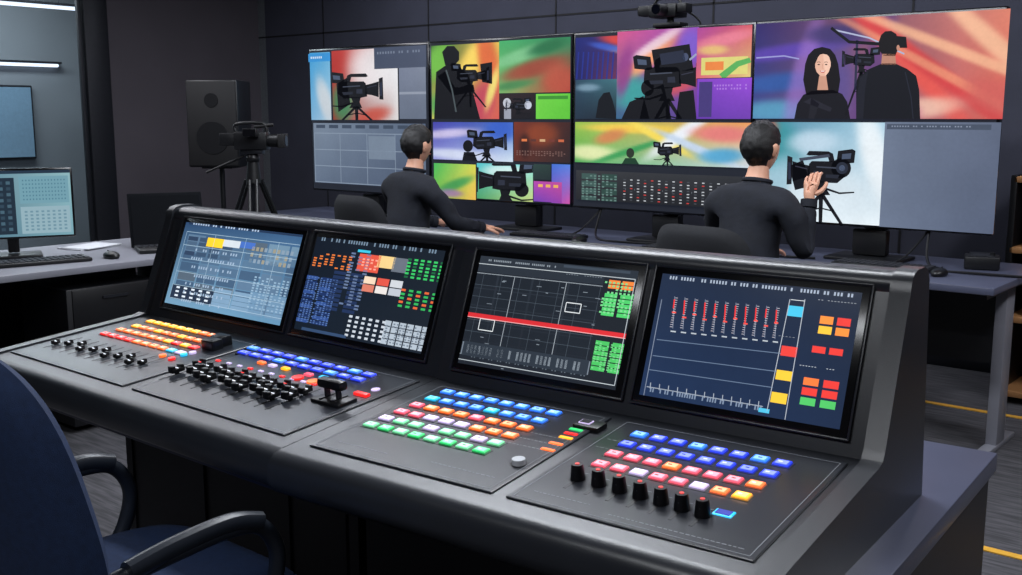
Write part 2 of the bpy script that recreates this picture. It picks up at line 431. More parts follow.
def s1(A,r):
    A._put([(r[0],r[1]),(r[2],r[1]),(r[2],r[3]),(r[0],r[3])],[lin((112,152,180)),lin((96,140,172)),lin((58,92,130)),lin((40,66,100))]); A.up()
    A.rect(191,223,306,238,(36,54,82)); A.up(); A.textrow(194,226,262,229,26,1,(170,190,215),3)
    rnd=random.Random(4)
    A.cells(190,234,298,322,6,7,.08,lambda i,j: rnd.choice([(78,106,134),(90,118,146),(66,92,120),(108,138,162),(84,114,142),(84,100,116)])); A.up()
    A.cells(190,236,232,262,4,4,.16,lambda i,j: rnd.choice([(48,66,92),(58,80,106),(74,98,124)]));A.up()
    A.cells(254,246,292,270,10,3,.35,lambda i,j: rnd.choice([(130,150,168),(150,146,130),(100,124,146)]))
    A.rect(210,238,224,249,(250,206,50)); A.rect(226,240,241,249,(205,214,222)); A.rect(243,242,256,250,(70,110,190))
    A.rect(175,284,212,306,(38,52,72)); A.up()
    A.cells(177,285,211,304,5,3,.55,lambda i,j:(215,226,238)); 
    A.cells(216,288,250,314,2,4,.12,lambda i,j:(120,152,180)); A.cells(252,292,284,322,2,4,.1,lambda i,j:(108,142,172)); A.up()
    for k in range(7): A.textrow(194+k*1.0-k*3,252+k*8.4,240-k*3,253.8+k*8.6,18,1,(150,172,196),20+k)
    A.textrow(256,276,288,316,10,12,(140,170,194),33)
    A.grid(189,232,297,322,4,5,.0007,(160,186,204))
def s2(A,r):
    A._put([(r[0],r[1]),(r[2],r[1]),(r[2],r[3]),(r[0],r[3])],[lin((18,28,40)),lin((26,34,44)),lin((24,32,42)),lin((18,26,38))]); A.up()
    A.textrow(322,243,440,247,44,1,(110,130,150),5)
    A.textrow(316,252,352,272,7,6,(226,120,54),6)
    A.cells(303,274,330,328,2,10,.2,lambda i,j:(28,48,92) if (i+j)%3 else (48,76,136)); A.up()
    A.textrow(304,275,329,327,12,24,(80,110,166),12)
    A.cells(334,270,358,316,2,9,.3,lambda i,j:(32,48,82)); A.textrow(352,252,361,312,3,18,(96,114,148),8)
    A.rect(362,254,379,274,(216,84,66)); A.rect(381,256,395,270,(232,200,136)); A.rect(396,258,407,274,(100,108,120))
    A.up(); A.cells(366,276,402,298,3,2,.12,[(232,206,180),(216,84,70),(196,200,206),(208,120,100),(222,216,212),(180,186,196)])
    A.rect(360,250,372,254,(60,190,220)); A.textrow(364,258,378,272,4,4,(240,160,140),3)
    A.cells(409,258,443,284,6,6,.42,lambda i,j:(56,190,98) if (i*3+j)%5 else (30,96,60)); A.cells(402,288,436,314,5,5,.45,lambda i,j:(52,175,90) if (i+j)%3 else (220,100,54))
    A.cells(350,314,384,345,6,5,.5,lambda i,j:(190,198,208)); A.cells(387,320,426,353,6,4,.16,lambda i,j:(168,180,192)); 
    A.rect(303,330,348,336,(50,72,104)); A.up(); A.textrow(388,322,425,351,12,8,(110,122,136),6)
def s3(A,r):
    A._put([(r[0],r[1]),(r[2],r[1]),(r[2],r[3]),(r[0],r[3])],[lin((30,35,43)),lin((30,35,43)),lin((42,49,58)),lin((42,49,58))]); A.up()
    A.textrow(486,262,560,266,40,1,(140,150,160),2); A.rect(565,268,632,272,(60,70,82)); A.textrow(567,275,604,278,14,1,(130,140,150),21)
    A.cells(468,270,590,378,4,5,.06,lambda i,j:(30,36,44)); A.up()
    A.grid(468,272,606,378,8,7,.00045,(70,80,90))
    A.grid(468,272,606,378,3,2,.0008,(150,158,166)); A.up()
    rnd=random.Random(8)
    for k in range(26):
        x=rnd.uniform(474,600);y=rnd.uniform(280,372); A.rect(x,y,x+rnd.uniform(2,5),y+1.2,(120,130,140))
    A.grid(482,319,494,332,1,1,.0009,(220,225,228)); A.grid(568,303,581,314,1,1,.0009,(220,225,228))
    A.rect(606,278,637,392,(30,35,42)); A.up()
    A.cells(610,280,635,292,2,2,.15,lambda i,j:(236,130,60)); A.cells(605,293,632,320,2,5,.2,lambda i,j:(76,196,104))
    A.cells(596,340,624,376,2,6,.2,lambda i,j:(72,184,94)); A.cells(470,352,590,380,40,1,.6,lambda i,j:(90,100,110) if i%3 else None)
    A.rect(462,354,592,362,(110,120,132)); A.up(); A.rect(463,355,591,361,(44,52,62)); A.textrow(466,356,588,360,30,1,(130,140,150),3); A.up(); 
    A.textrow(606,281,632,318,8,10,(120,206,138),4); A.textrow(597,342,622,374,8,12,(110,198,128),5)
    a=A.mp(470,318);b=A.mp(625,338); yb=(a[1]+b[1])/2+.006
    A.raw([(r[0],yb-.006),(r[2],yb-.006),(r[2],yb+.004),(r[0],yb+.004)],(206,46,52)); A.up(); A.raw([(r[0],yb-.0065),(r[2],yb-.0065),(r[2],yb-.005),(r[0],yb-.005)],(236,170,172))
    A.grid(461,262,616,386,1,1,.0008,(180,188,194))
def s4(A,r):
    A._put([(r[0],r[1]),(r[2],r[1]),(r[2],r[3]),(r[0],r[3])],[lin((32,50,82)),lin((28,42,68)),lin((24,34,52)),lin((32,44,66))]); A.up()
    A.textrow(670,281,860,287,60,2,(160,172,190),9)
    for i in range(11):
        x=676+i*10.2; y=297+i*1.05
        A.line(x,y,x-2,y+32,.8,(110,120,140)); A.up(.2); A.cells(x-2.4,y,x+.6,y+32,1,14,.72,lambda i,j:(180,176,186)); A.up(.2); A.line(x-.3,y+3,x-1.3,y+12+((i*5)%9),1.3,(232,52,52)); A.rect(x-2.6,y+15+(i*4)%8,x+1.2,y+17+(i*4)%8,(240,80,70)); A.up(-.4)
        A.rect(x-4,y+34,x+1,y+36,(180,188,196))
    for k,(ya,yb) in enumerate(((340,354),(356,372),(370,388))):
        A.line(658-k*4,ya,782-k*4,yb,.8,(100,118,144))
    A.line(663,300,645,396,.8,(120,130,150)); A.line(791,300,768,412,.8,(170,176,186)); A.line(806,300,786,420,.8,(170,176,186))
    A.line(648,387,764,407,.9,(150,158,170))
    for i in range(13):
        x=652+i*9; A.line(x,383+i*1.55,x-.6,389+i*1.55,.8,(160,168,180))
    A.textrow(650,394,764,404,44,1,(120,136,160),5)
    A.rect(790,306,803,318,(70,190,226)); A.rect(792,300,806,302,(230,235,240))
    A.rect(783,346,797,358,(226,66,60)); A.rect(778,370,792,382,(240,196,60)); A.rect(773,392,787,405,(240,196,60)); A.rect(760,408,770,414,(80,190,226))
    A.cells(820,315,851,339,2,2,.22,[(244,140,60),(226,62,56),(240,190,60),(244,140,60)])
    A.cells(812,345,845,358,2,1,.22,[(226,62,56),(226,62,56)])
    A.cells(803,376,838,412,2,3,.24,[(244,120,60),(226,62,56),(226,62,56),(226,62,56),(80,190,100),(80,190,100)])
    A.textrow(812,300,858,304,14,1,(180,186,196),2); A.textrow(800,366,836,370,12,1,(180,186,196),4); A.textrow(772,335,800,339,8,1,(180,186,196),6)

M_leg=mat('key_legend_light',(235,238,250),.4,emit=.9)
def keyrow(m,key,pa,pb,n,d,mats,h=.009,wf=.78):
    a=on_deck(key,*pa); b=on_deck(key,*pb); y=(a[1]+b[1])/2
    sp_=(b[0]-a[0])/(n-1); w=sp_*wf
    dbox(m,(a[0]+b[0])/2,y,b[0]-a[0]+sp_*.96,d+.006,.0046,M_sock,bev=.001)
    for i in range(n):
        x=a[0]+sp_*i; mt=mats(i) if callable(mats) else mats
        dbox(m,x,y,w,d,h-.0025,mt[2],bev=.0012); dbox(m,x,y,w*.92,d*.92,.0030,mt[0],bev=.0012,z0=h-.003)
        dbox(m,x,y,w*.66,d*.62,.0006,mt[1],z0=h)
        dbox(m,x-(.1*w if i%2 else 0),y,w*(.22+.12*((i*3)%3)),d*.10,.0005,M_leg if (i*7)%3 else M_sock,z0=h+.0006)
    return a[0],b[0],y,sp_
M_knob=mat('knob_black_rubber',(14,14,17),.33)
M_kcap=mat('knob_cap_red',(220,50,44),.4,emit=.5)
def knob(m,x,y,red=True,s=1.0):
    dcyl(m,x,y,.0125*s,.004,M_house2); dcyl(m,x,y,.0098*s,.016*s,M_knob,z0=.003,r1=.0080*s)
    dcyl(m,x,y,.0082*s,.005*s,M_knob,z0=.018*s,r1=.0072*s)
    if red: dcyl(m,x,y,.0030*s,.0010,M_kcap,z0=.023*s,n=10)
    dbox(m,x,y-.0076*s,.0014,.002,.010*s,M_line,z0=.006)
def fader_cap(m,x,y,s=1.0,mark=None):
    # waisted fader cap: foot, narrow stem, two raised shoulders with a finger groove
    dbox(m,x,y,.004,.010,.010*s,M_black,z0=.002)
    dbox(m,x,y,.016*s,.028*s,.008*s,M_knob,bev=.002,z0=.008*s)
    for q in(-1,1): dbox(m,x,y+q*.0095*s,.015*s,.009*s,.008*s,M_knob,bev=.0025,z0=.014*s)
    dbox(m,x,y,.0145*s,.0018,.0012,mark or M_leg,z0=.016*s)
def outline(m,x0,x1,y0,y1,t=.0012):
    for (cx,cyy,w,d) in(((x0+x1)/2,y0,x1-x0,t),((x0+x1)/2,y1,x1-x0,t),(x0,(y0+y1)/2,t,y1-y0),(x1,(y0+y1)/2,t,y1-y0)):
        dbox(m,cx,cyy,w,d,.0008,M_line,z0=.0036)
def plate(m,x0,x1,y0,y1): dbox(m,(x0+x1)/2,(y0+y1)/2,x1-x0,y1-y0,.004,M_house2,bev=.0015)

TB,TT=0.0,.2426
oL=empty('production_switcher_console',UN['L'][0],0)
xr=lambda y: 1.237-math.tan(.0667)*y
housing('L',0.0,xr,oL,True,False).obj('housing',oL)
display('L',oL,.0992,.6307,TB,TT,s1,'touchscreen_1')
display('L',oL,.6884,1.1412,TB,TT,s2,'touchscreen_2')
m=MB(); plate(m,.05,.60,.05,.43); plate(m,.64,1.19,.05,.43); outline(m,.06,.59,.06,.42); outline(m,.65,1.18,.06,.42)
m.obj('control_plates',oL)
m=MB()
rA=[((150,324),(222,339)),((136,328.5),(208,344.5)),((121,332),(195,349.5)),((106,336),(181,355))]
for k,(a,b_) in enumerate(rA):
    mats=[lambda i:KY if i<7 else KO, lambda i:KY if i%3==0 else KO, lambda i:KO if i<6 else (KR if i%2 else KY), lambda i:(KR if i<4 else KO) if i<8 else (KC if i==8 else KW)][k]
    keyrow(m,'L',a,b_,10,.020,mats)
m.obj('lit_keys_1',oL)
m=MB()
for i in range(11):
    a=on_deck('L',74+i*8.2,341+i*2.1)
    dbox(m,a[0],a[1]-.03,.004,.11,.001,M_sock,z0=.0035); dbox(m,a[0]+.012,a[1]-.03,.0012,.10,.001,M_line,z0=.0035)
    fader_cap(m,a[0],a[1]-.05+.014*(i%3),.8)
for (px,py) in ((213,350),(222,346)):
    a=on_deck('L',px,py); dbox(m,a[0],a[1],.05,.035,.03,M_black,bev=.005)
for (px,py,mt) in((163,358,KO),(172,361,KR),(184,357,KC),(193,355,KW)):
    a=on_deck('L',px,py); dcyl(m,a[0],a[1],.009,.009,mt)
m.obj('faders_1',oL)
m=MB()
for k,(a,b_) in enumerate((((256,350),(367,378)),((246,354.5),(357,382.5)),)):
    keyrow(m,'L',a,b_,10,.020,lambda i:KB2 if (i+k)%4 else KB)
for i,(px,py,mt) in enumerate(((262,365,KO),(273,368,KW),(286,371,KY),(298,380,KR),(313,384,KO),(328,389,KR),(309,377,KP),(324,380,KC),(340,384,KB))):
    a=on_deck('L',px,py)
    if i in(3,4): dcyl(m,a[0],a[1],.014,.008,mt)
    else: dbox(m,a[0],a[1],.022,.014,.009,mt,bev=.0015)
a=on_deck('L',362,397); dbox(m,a[0],a[1],.04,.014,.010,KR,bev=.002); dcyl(m,a[0],a[1]+.04,.010,.006,KW)
m.obj('lit_keys_2',oL)
m=MB()
for i in range(11):
    a=on_deck('L',192+i*10.6,371+i*2.8)
    dbox(m,a[0],a[1]-.012,.005,.15,.0012,M_sock,z0=.0035)
    for q in range(7): dbox(m,a[0]+.010,a[1]-.075+q*.021,.005,.0012,.0006,M_line,z0=.0036)
    fader_cap(m,a[0],a[1]-.040+.010*((i*2)%3),1.22); fader_cap(m,a[0],a[1]+.022-.008*(i%2),1.05,KR[0] if i%4==0 else None)
    dbox(m,a[0],a[1]+.075,.014,.007,.003,KW if i%3 else KR,z0=.0036)
# T-bar: slot, pivot block and transverse handle
a=on_deck('L',334,403)
dbox(m,a[0],a[1],.090,.055,.012,M_black,bev=.004); dbox(m,a[0]-.018,a[1],.005,.045,.002,M_sock,z0=.012); dbox(m,a[0]+.018,a[1],.005,.045,.002,M_sock,z0=.012)
for q in(-.018,.018): dbox(m,a[0]+q,a[1],.005,.012,.030,M_dgrey,z0=.010)
dbox(m,a[0],a[1],.076,.026,.022,M_knob,bev=.008,z0=.032)
m.obj('faders_2',oL)

oR=empty('production_switcher_console.001',UN['R'][0],UN['R'][1])
housing('R',0.0,.98,oR,False,True).obj('housing',oR)
display('R',oR,.0543,.4527,TB,TT,s3,'touchscreen_3')
display('R',oR,.5063,.8990,TB,TT,s4,'touchscreen_4')
m=MB(); plate(m,.04,.47,.05,.44); plate(m,.50,.93,.05,.44); outline(m,.05,.46,.06,.43); outline(m,.51,.92,.06,.43); m.obj('control_plates',oR)
m=MB()
for k in range(6):
    a=(449-k*14.6,394.5+k*6.2); b_=(553-k*15.2,416.5+k*7.9)
    mt=[lambda i:KB,lambda i:KB if i%4 else KC,lambda i:KO if i%4 else KP,lambda i:(KP if i<2 else (KW if i<5 else KO)),lambda i:KLG if i%3 else KW,lambda i:KG if i%2 else KLG][k]
    keyrow(m,'R',a,b_,8,.022,mt)
for (px,py,mt,w) in((576,432,KG,.028),(566,440,KY,.028),(556,446,KO,.028),(548,452,KO,.028),(571,436,KR,.028)):
    a=on_deck('R',px,py); dbox(m,a[0],a[1],w,.009,.006,mt,bev=.001)
for (px,py) in((590,428),): 
    a=on_deck('R',px,py); dbox(m,a[0],a[1],.056,.036,.010,M_black,bev=.002); dbox(m,a[0]-.008,a[1],.024,.018,.002,KW,z0=.010); dbox(m,a[0]-.008,a[1],.020,.014,.001,M_sock,z0=.0118)
a=on_deck('R',519,466); dcyl(m,a[0],a[1],.012,.014,M_paper); dcyl(m,a[0],a[1],.017,.004,M_black)
m.obj('lit_keys_3',oR)
m=MB()
rD=[((641,437),(781,468)),((629,446.5),(768,478.5)),((616,456),(754,489.5)),((603,466),(740,501))]
for k,(a,b_) in enumerate(rD):
    mt=[lambda i:KB2 if i%3 else KB,lambda i:KB2,lambda i:KP if i not in(3,7) else KO,lambda i:(KW if i%3==2 else KP) if i<6 else (KO if i==6 else KY)][k]
    keyrow(m,'R',a,b_,8,.024,mt)
a=on_deck('R',724,516); dbox(m,a[0],a[1],.032,.022,.006,KC,bev=.002); dbox(m,a[0],a[1],.024,.015,.002,KB2[2],z0=.005)
m.obj('lit_keys_4',oR)
m=MB()
for i in range(7):
    a=on_deck('R',578+i*20.8,481+i*6.1); dbox(m,a[0],a[1]-.012,.006,.06,.001,M_sock,z0=.0035); knob(m,a[0],a[1],True,1.35)
    dbox(m,a[0],a[1]+.024,.014,.002,.001,M_line,z0=.0035)
m.obj('rotary_knobs',oR)
m=MB(); rnd=random.Random(3)
for(x0,x1,y) in((.36,.45,.30),(.36,.45,.27),(.36,.44,.24),(.52,.60,.34),(.52,.58,.30),(.30,.44,.10),(.08,.20,.09),(.53,.64,.09),(.68,.90,.075)):
    x=x0
    while x<x1:
        w=rnd.uniform(.003,.009); dbox(m,x+w/2,y,w,.002,.0006,M_line,z0=.0036); x+=w+.003
m.obj('engraved_legends',oR)

Rm=Matrix.Translation(UN['R'][0])@Matrix.Rotation(UN['R'][1],4,'Z')
e=empty('console_desk')
def addR(m):
    for i,v in enumerate(m.v): m.v[i]=Rm@v
m=MB(); m.box((.50,.605,.674),(1.085,.94,.042),M_desk,bev=.004); addR(m); m.obj('desktop_1',e)
m=MB(); m.box((-2.185,1.68,.674),(1.19,.86,.042),M_desk,bev=.004); m.obj('desktop_2',e)
m=MB(); m.box((1.02,.60,.326),(.03,.88,.652),M_body); m.box((.48,.30,.326),(1.05,.03,.652),M_body); m.box((.0,.6,.326),(.04,.5,.652),M_body)
for q in(.18,.42): m.box((.48,.284,q),(1.0,.006,.005),M_trim)
addR(m); m.obj('pedestal_1',e)
m=MB(); m.box((-2.2,1.52,.326),(.9,.03,.652),M_body); m.box((-2.66,1.75,.326),(.03,.5,.652),M_body); m.box((-1.66,1.7,.326),(.03,.5,.652),M_body)
for q in(-2.3,-1.95): m.box((q,1.502,.326),(.005,.006,.6),M_trim)
m.obj('pedestal_2',e)

# ================================================================== VIDEO MONITOR ARRAY
wall=empty('video_monitor_array')
X0,X1,Z0,Z1=-5.695,-1.282,.90,1.843
cuts=[X0]+[on_wall(px,py)[0] for px,py in((429,80),(572.5,80),(754,80))]+[X1]
m=MB()
for i in range(4):
    a,b_=cuts[i],cuts[i+1]
    m.box(((a+b_)/2,WY+.03,(Z0+Z1)/2),(b_-a-.003,.05,Z1-Z0),M_bezel,bev=.006)
    m.box(((a+b_)/2,WY+.07,(Z0+Z1)/2),(b_-a-.2,.05,Z1-Z0-.2),M_black,bev=.01)
m.obj('monitor_panels',wall)
m=MB()
for X in(-5.15,-3.84,-2.90,-1.815):
    m.box((X,WY+.12,.98),(.10,.05,.46),M_black,bev=.01); m.box((X,WY+.06,.83),(.16,.05,.12),M_black,bev=.01); m.box((X,WY+.05,.759),(.34,.24,.016),M_black,bev=.006)
m.obj('monitor_stands',wall)
A=Art(on_wall,lambda x,z,l:Vector((x,WY+.0045-l,z)),.0003)
bz=.012
for i in range(4):
    a,b_=cuts[i]+bz,cuts[i+1]-bz
    A._put([(a,Z0+bz),(b_,Z0+bz),(b_,Z1-bz),(a,Z1-bz)],[lin((30,34,44))]*4)
A.up()
# -- column 1
A.soft(309,53,331,120,(58,150,205),(96,166,206),(170,196,214),(120,170,206),[(.7,.7,.5,.25,.6,(200,205,210),.9)])
A.soft(331,51,398,120,(180,60,54),(214,216,220),(216,214,214),(126,54,46),[(.0,.5,.22,.9,.15,(170,48,42),1),(.15,.75,.18,.3,0,(60,130,86),.9),(.6,.95,.3,.12,-.3,(190,76,62),.9),(.65,.3,.4,.4,0,(226,227,230),.8)])
cam_sil(A,356,90,36,1,.5); A.poly([(336,84),(346,78),(350,104),(338,112)],BK); A.up()
A.soft(373.5,48,426,67,(60,70,92),(74,82,102),(70,78,98),(64,72,92)); A.textrow(376,51,420,53,16,1,(110,120,140),3)
A.soft(398.5,68,426,119,(110,118,138),(120,128,146),(96,106,124),(100,110,128)); A.rect(399,92,426,94,(140,148,164))
A.soft(313,123,426,189,(116,130,148),(84,98,120),(70,82,104),(92,106,126)); A.grid(314,133,425,188,4,3,.0025,(130,144,162)); A.cells(314,124,425,130,8,1,.3,lambda i,j:(60,72,90)); A.rect(368,136,395,160,(112,126,144)); A.up()
A.soft(308,54,330,61,(50,140,205),(50,140,205),(50,140,205),(50,140,205)); A.textrow(310,56,326,59,8,1,(210,225,240),4)
A.up()
# -- column 2
A.soft(431,46,499,119,(46,84,44),(228,190,84),(206,86,80),(206,196,90),[(.12,.2,.2,.3,.5,(110,180,70),1),(.55,.35,.16,.5,.5,(240,206,96),1),(.85,.25,.14,.5,-.2,(216,106,60),1),(.25,.85,.3,.2,.3,(60,150,84),1),(.75,.8,.2,.35,.4,(190,74,90),1),(.45,.6,.08,.4,-.3,(236,230,196),.8),(.9,.6,.06,.3,.3,(236,226,120),.9)],44,28)
A.poly([(442,52),(447,46),(454,46),(459,52),(459,60),(454,66),(445,65)],BK); A.poly([(436,72),(446,65),(458,66),(468,74),(480,119),(434,119)],BK); cam_sil(A,470,76,26,1,.7); A.band([(441,74),(454,92),(474,88)],9,7,BK); A.poly([(480,64),(492,62),(492,84),(482,82)],BK); A.up(.3); A.band([(446,70),(452,90),(456,112)],1.5,1.5,(70,80,84)); A.up()
A.soft(499,41,570,92,(70,170,104),(46,132,88),(170,60,50),(120,176,104),[(.5,.55,.5,.16,-.35,(150,74,56),1),(.3,.3,.5,.12,-.4,(130,196,144),.8),(.85,.75,.25,.3,.2,(180,80,62),.9),(.7,.15,.3,.12,-.4,(40,110,70),1),(.2,.85,.3,.08,-.2,(70,130,80),.9)],44,28)
A.soft(499,94,535,119,(46,34,38),(40,30,34),(20,20,26),(26,24,28)); A.ell(507,103,4,5,(190,194,206)); cam_sil(A,518,106,17,-1); A.ell(528,105,3.6,4.2,(186,192,208)); A.rect(504,109,511,119,(150,154,168)); A.up()
A.soft(536,94,570,119,(112,206,72),(96,196,60),(90,190,56),(104,200,66)); A.rect(538,96,568,99,(60,140,50))
A.soft(433,122,513,162,(64,64,160),(76,112,190),(206,222,236),(140,144,210),[(.2,.3,.4,.12,-.2,(200,190,222),.9),(.3,.85,.5,.14,.1,(206,214,234),.9),(.85,.2,.2,.3,0,(50,90,190),.9)])
cam_sil(A,487,143,27,1,.5); A.ell(468,146,5,6,BK); A.poly([(462,162),(464,152),(474,152),(478,162)],BK); A.up()
A.soft(514,122,570,163,(116,50,36),(60,34,32),(46,36,38),(90,44,34),[(.5,.3,.3,.3,0,(150,70,40),.7),(.2,.6,.1,.3,0,(40,24,24),.8)]); A.cells(520,138,566,143,5,1,.4,[(220,120,70),(90,50,44),(200,160,120),(110,54,46),(196,100,66)]); A.textrow(516,150,566,157,18,3,(120,90,84),7)
A.soft(434,163,476,200,(70,180,90),(206,206,80),(230,180,80),(120,184,70),[(.5,.6,.5,.14,-.5,(70,150,80),1),(.4,.85,.3,.12,0,(150,110,170),.8)])
A.soft(477,163,533,202,(84,190,200),(130,214,210),(200,214,130),(70,150,100),[(.5,.2,.4,.2,0,(220,236,236),.8)]); cam_sil(A,505,181,42,-1,.5); A.ell(522,190,7,7,BK); A.up()
A.soft(534,164,551,180,(44,66,62),(40,60,56),(32,46,48),(38,50,52)); A.soft(552,164,570,204,(64,110,206),(84,130,226),(196,80,160),(140,76,184))
A.soft(534,181,562,203,(180,70,170),(190,76,150),(140,60,160),(116,66,180)); A.cells(537,183,560,189,3,1,.4,lambda i,j:(230,176,90))
# -- column 3
A.soft(576,38,640,79,(26,36,110),(60,40,96),(150,60,76),(22,28,92),[(.75,.1,.4,.16,.3,(204,66,62),1),(.8,.35,.3,.08,.25,(236,180,122),.9),(.5,.25,.3,.08,.35,(60,90,190),.9)],40,26)
for i in range(9): A.line(579+i*5,52,577+i*5,79,1.4,(34,48,136))
A.up()
A.soft(576,80,617,119,(44,72,92),(62,112,124),(26,36,46),(32,50,68),[(.3,.2,.3,.1,0,(120,150,170),.9)]); A.poly([(596,118),(599,100),(604,93),(610,92),(613,100),(618,119)],(14,18,24)); A.up()
A.soft(618,32,697,119,(206,84,134),(150,76,180),(96,56,140),(52,96,130),[(.35,.35,.5,.10,-.6,(236,156,110),1),(.5,.15,.4,.06,-.5,(230,204,214),.9),(.2,.7,.3,.2,0,(60,150,150),1),(.8,.6,.3,.12,-.4,(200,80,90),.9),(.9,.2,.15,.2,0,(120,90,200),.9),(.1,.45,.1,.3,.2,(140,60,130),.9)],50,34)
cam_sil(A,668,78,46,1,.9); A.poly([(652,50),(690,44),(694,70),(656,74)],BK); A.poly([(640,119),(646,92),(664,84),(672,119)],BK); A.ell(648,88,6.5,8,BK); A.poly([(622,119),(630,102),(644,96),(650,119)],BK); A.poly([(676,119),(680,92),(694,90),(697,119)],BK); A.up(.4); A.poly([(660,54),(684,50),(686,62),(662,65)],(36,42,60)); A.band([(690,60),(697,54)],2,2,(150,160,186)); A.ell(686,57,3,4,(70,80,108)); A.up()
A.soft(698,28,751,77,(170,70,150),(206,90,100),(214,196,120),(214,100,116),[(.5,.25,.6,.12,-.2,(226,126,146),.9),(.3,.45,.3,.1,0,(224,190,116),.9)]); A.rect(702,58,748,74,(214,206,120)); A.up(); A.rect(706,62,724,70,(226,130,66)); A.band([(722,77),(738,64),(751,60)],7,5,(90,170,90)); A.up()
A.soft(698,79,751,119,(126,64,190),(144,72,206),(108,60,170),(96,54,164)); A.rect(700,82,712,117,(66,54,116)); A.up(.5); A.textrow(714,84,748,90,12,2,(166,116,214),3); A.up()
A.soft(576,122,751,168,(150,190,76),(226,150,90),(200,210,220),(76,160,80),[(.1,.75,.16,.2,-.2,(214,222,166),1),(.35,.15,.3,.12,.1,(236,200,80),1),(.33,.7,.05,.45,.6,(60,150,84),1),(.5,.35,.045,.5,-.4,(240,214,90),1),(.62,.3,.06,.6,.3,(226,232,240),1),(.72,.6,.05,.5,-.5,(190,206,226),1),(.85,.25,.16,.2,-.3,(216,120,116),1),(.85,.75,.12,.18,.2,(84,160,200),1),(.22,.35,.08,.2,.3,(206,126,80),.9)],70,24)
cam_sil(A,668,151,19,1,.6); A.poly([(620,168),(626,158),(636,158),(642,168)],(26,60,40)); A.ell(631,153,4,5,(40,50,38)); A.up()
A.soft(577,170,751,210,(52,54,58),(46,48,52),(26,28,32),(32,34,38)); A.cells(580,172,620,204,2,4,.25,lambda i,j:(44,70,64) if i else (60,86,82)); A.textrow(624,172,740,175,30,1,(160,164,170),3)
A.cells(622,178,738,208,16,8,.66,lambda i,j:((190,194,200) if (i*7+j*3)%4 else (200,62,58)) if (i+j*2)%3 else (70,74,80)); A.up(.5); A.cells(622,176,738,209,12,1,.94,lambda i,j:(100,106,114)); A.textrow(582,174,618,202,9,10,(96,126,120),6); A.up()
# -- column 4
A.soft(757,24,1003,119,(46,38,100),(216,126,104),(214,100,86),(60,74,140),[(.16,.3,.3,.08,-.25,(90,66,170),.9),(.12,.62,.22,.10,-.2,(50,86,156),1),(.1,.92,.2,.12,-.1,(84,146,180),1),(.22,.5,.05,.6,.1,(150,110,190),.7),(.35,.7,.1,.5,0,(84,74,140),.8),(.36,.15,.14,.1,.1,(60,52,106),.9),(.50,.6,.05,.9,.1,(90,60,120),.8),(.63,.4,.06,.8,-.35,(222,86,78),1),(.72,.5,.05,.9,-.5,(204,66,68),1),(.80,.6,.03,.9,-.62,(226,140,110),.9),(.86,.4,.04,.8,-.75,(236,176,140),.9),(.95,.3,.05,.6,-.4,(240,186,150),.9),(.98,.8,.1,.2,-.4,(206,96,90),.9),(.7,.9,.16,.10,-.4,(230,186,166),.9),(.62,.95,.08,.12,0,(160,66,116),.9)],90,44)
A.band([(835,30),(870,38),(905,54)],1.6,1.6,(170,176,206)); A.band([(757,58),(785,56),(800,59)],1.4,1.4,(150,150,206)); A.up()
A.poly([(806,64),(809,55),(815,49),(823,47),(831,49),(836,55),(839,64),(841,80),(839,93),(807,95),(804,80)],(17,14,17)); A.poly([(795,119),(798,104),(804,95),(812,91),(834,90),(843,94),(848,102),(851,119)],(18,18,25)); A.up()
A.poly([(816,58),(819,55),(824,54),(829,55),(831.5,60),(831.5,66),(829.5,72),(826,76.5),(821.5,76.5),(817.5,72),(815.5,66)],(222,174,152)); A.poly([(820,76),(827,76),(829,90),(818,90)],(196,146,124)); A.up(.4); A.poly([(824,54),(829,55),(831.5,60),(831.5,66),(829.5,72),(826,76.5),(825,66)],(234,190,168)); A.up(.3)
A.poly([(812,72),(813,58),(818,52),(824,51),(819,57),(816,64),(816,72)],(17,14,17)); A.poly([(835,72),(835,58),(830,52),(824,51),(830,57),(832,64),(832,72)],(17,14,17)); A.poly([(820.5,70.6),(826.5,70.6),(825,72.8),(822,72.8)],(190,96,90)); A.up(.2); A.poly([(821.3,70.8),(825.7,70.8),(825,71.7),(822,71.7)],(236,226,222))
for ex_ in(819.6,827): A.ell(ex_,64.6,1.3,.6,(60,44,40)); A.band([(ex_-1.8,62.4),(ex_,61.9),(ex_+1.8,62.4)],.6,.5,(50,36,32))
A.band([(823.4,64),(823,68),(824.2,68.6)],.5,.5,(196,142,120)); A.poly([(804,102),(812,98),(833,108),(831,112)],(34,34,44)); A.poly([(812,98),(820,104),(815,119),(809,119)],(28,28,36)); A.up()
cam_sil(A,862,60,26,-1,1.6); A.band([(832,28),(850,42),(880,44),(896,42)],3,3.5,BK); A.poly([(897,36),(907,37),(908,48),(899,48)],BK); A.band([(858,40),(856,90)],2.4,2.4,(44,46,70)); A.up()
A.poly([(857,119),(857,86),(861,76),(870,69),(883,63.5),(896,63.5),(908,69),(917,76),(920,90),(921,119)],(15,17,24)); A.poly([(883,54),(896,54),(897,65),(882,65)],(180,128,108)); A.poly([(880,50),(879.5,42),(882,35),(886,31.5),(892,31),(897,34),(899.5,41),(899,49),(896,56),(884,56)],(17,15,17)); A.up(); A.ell(899,48,1.6,3,(190,136,116)); A.poly([(857,100),(861,78),(869,71),(866,90),(864,119),(857,119)],(26,28,38)); A.band([(906,72),(912,98),(914,119)],1.2,1.2,(32,35,47)); A.up()
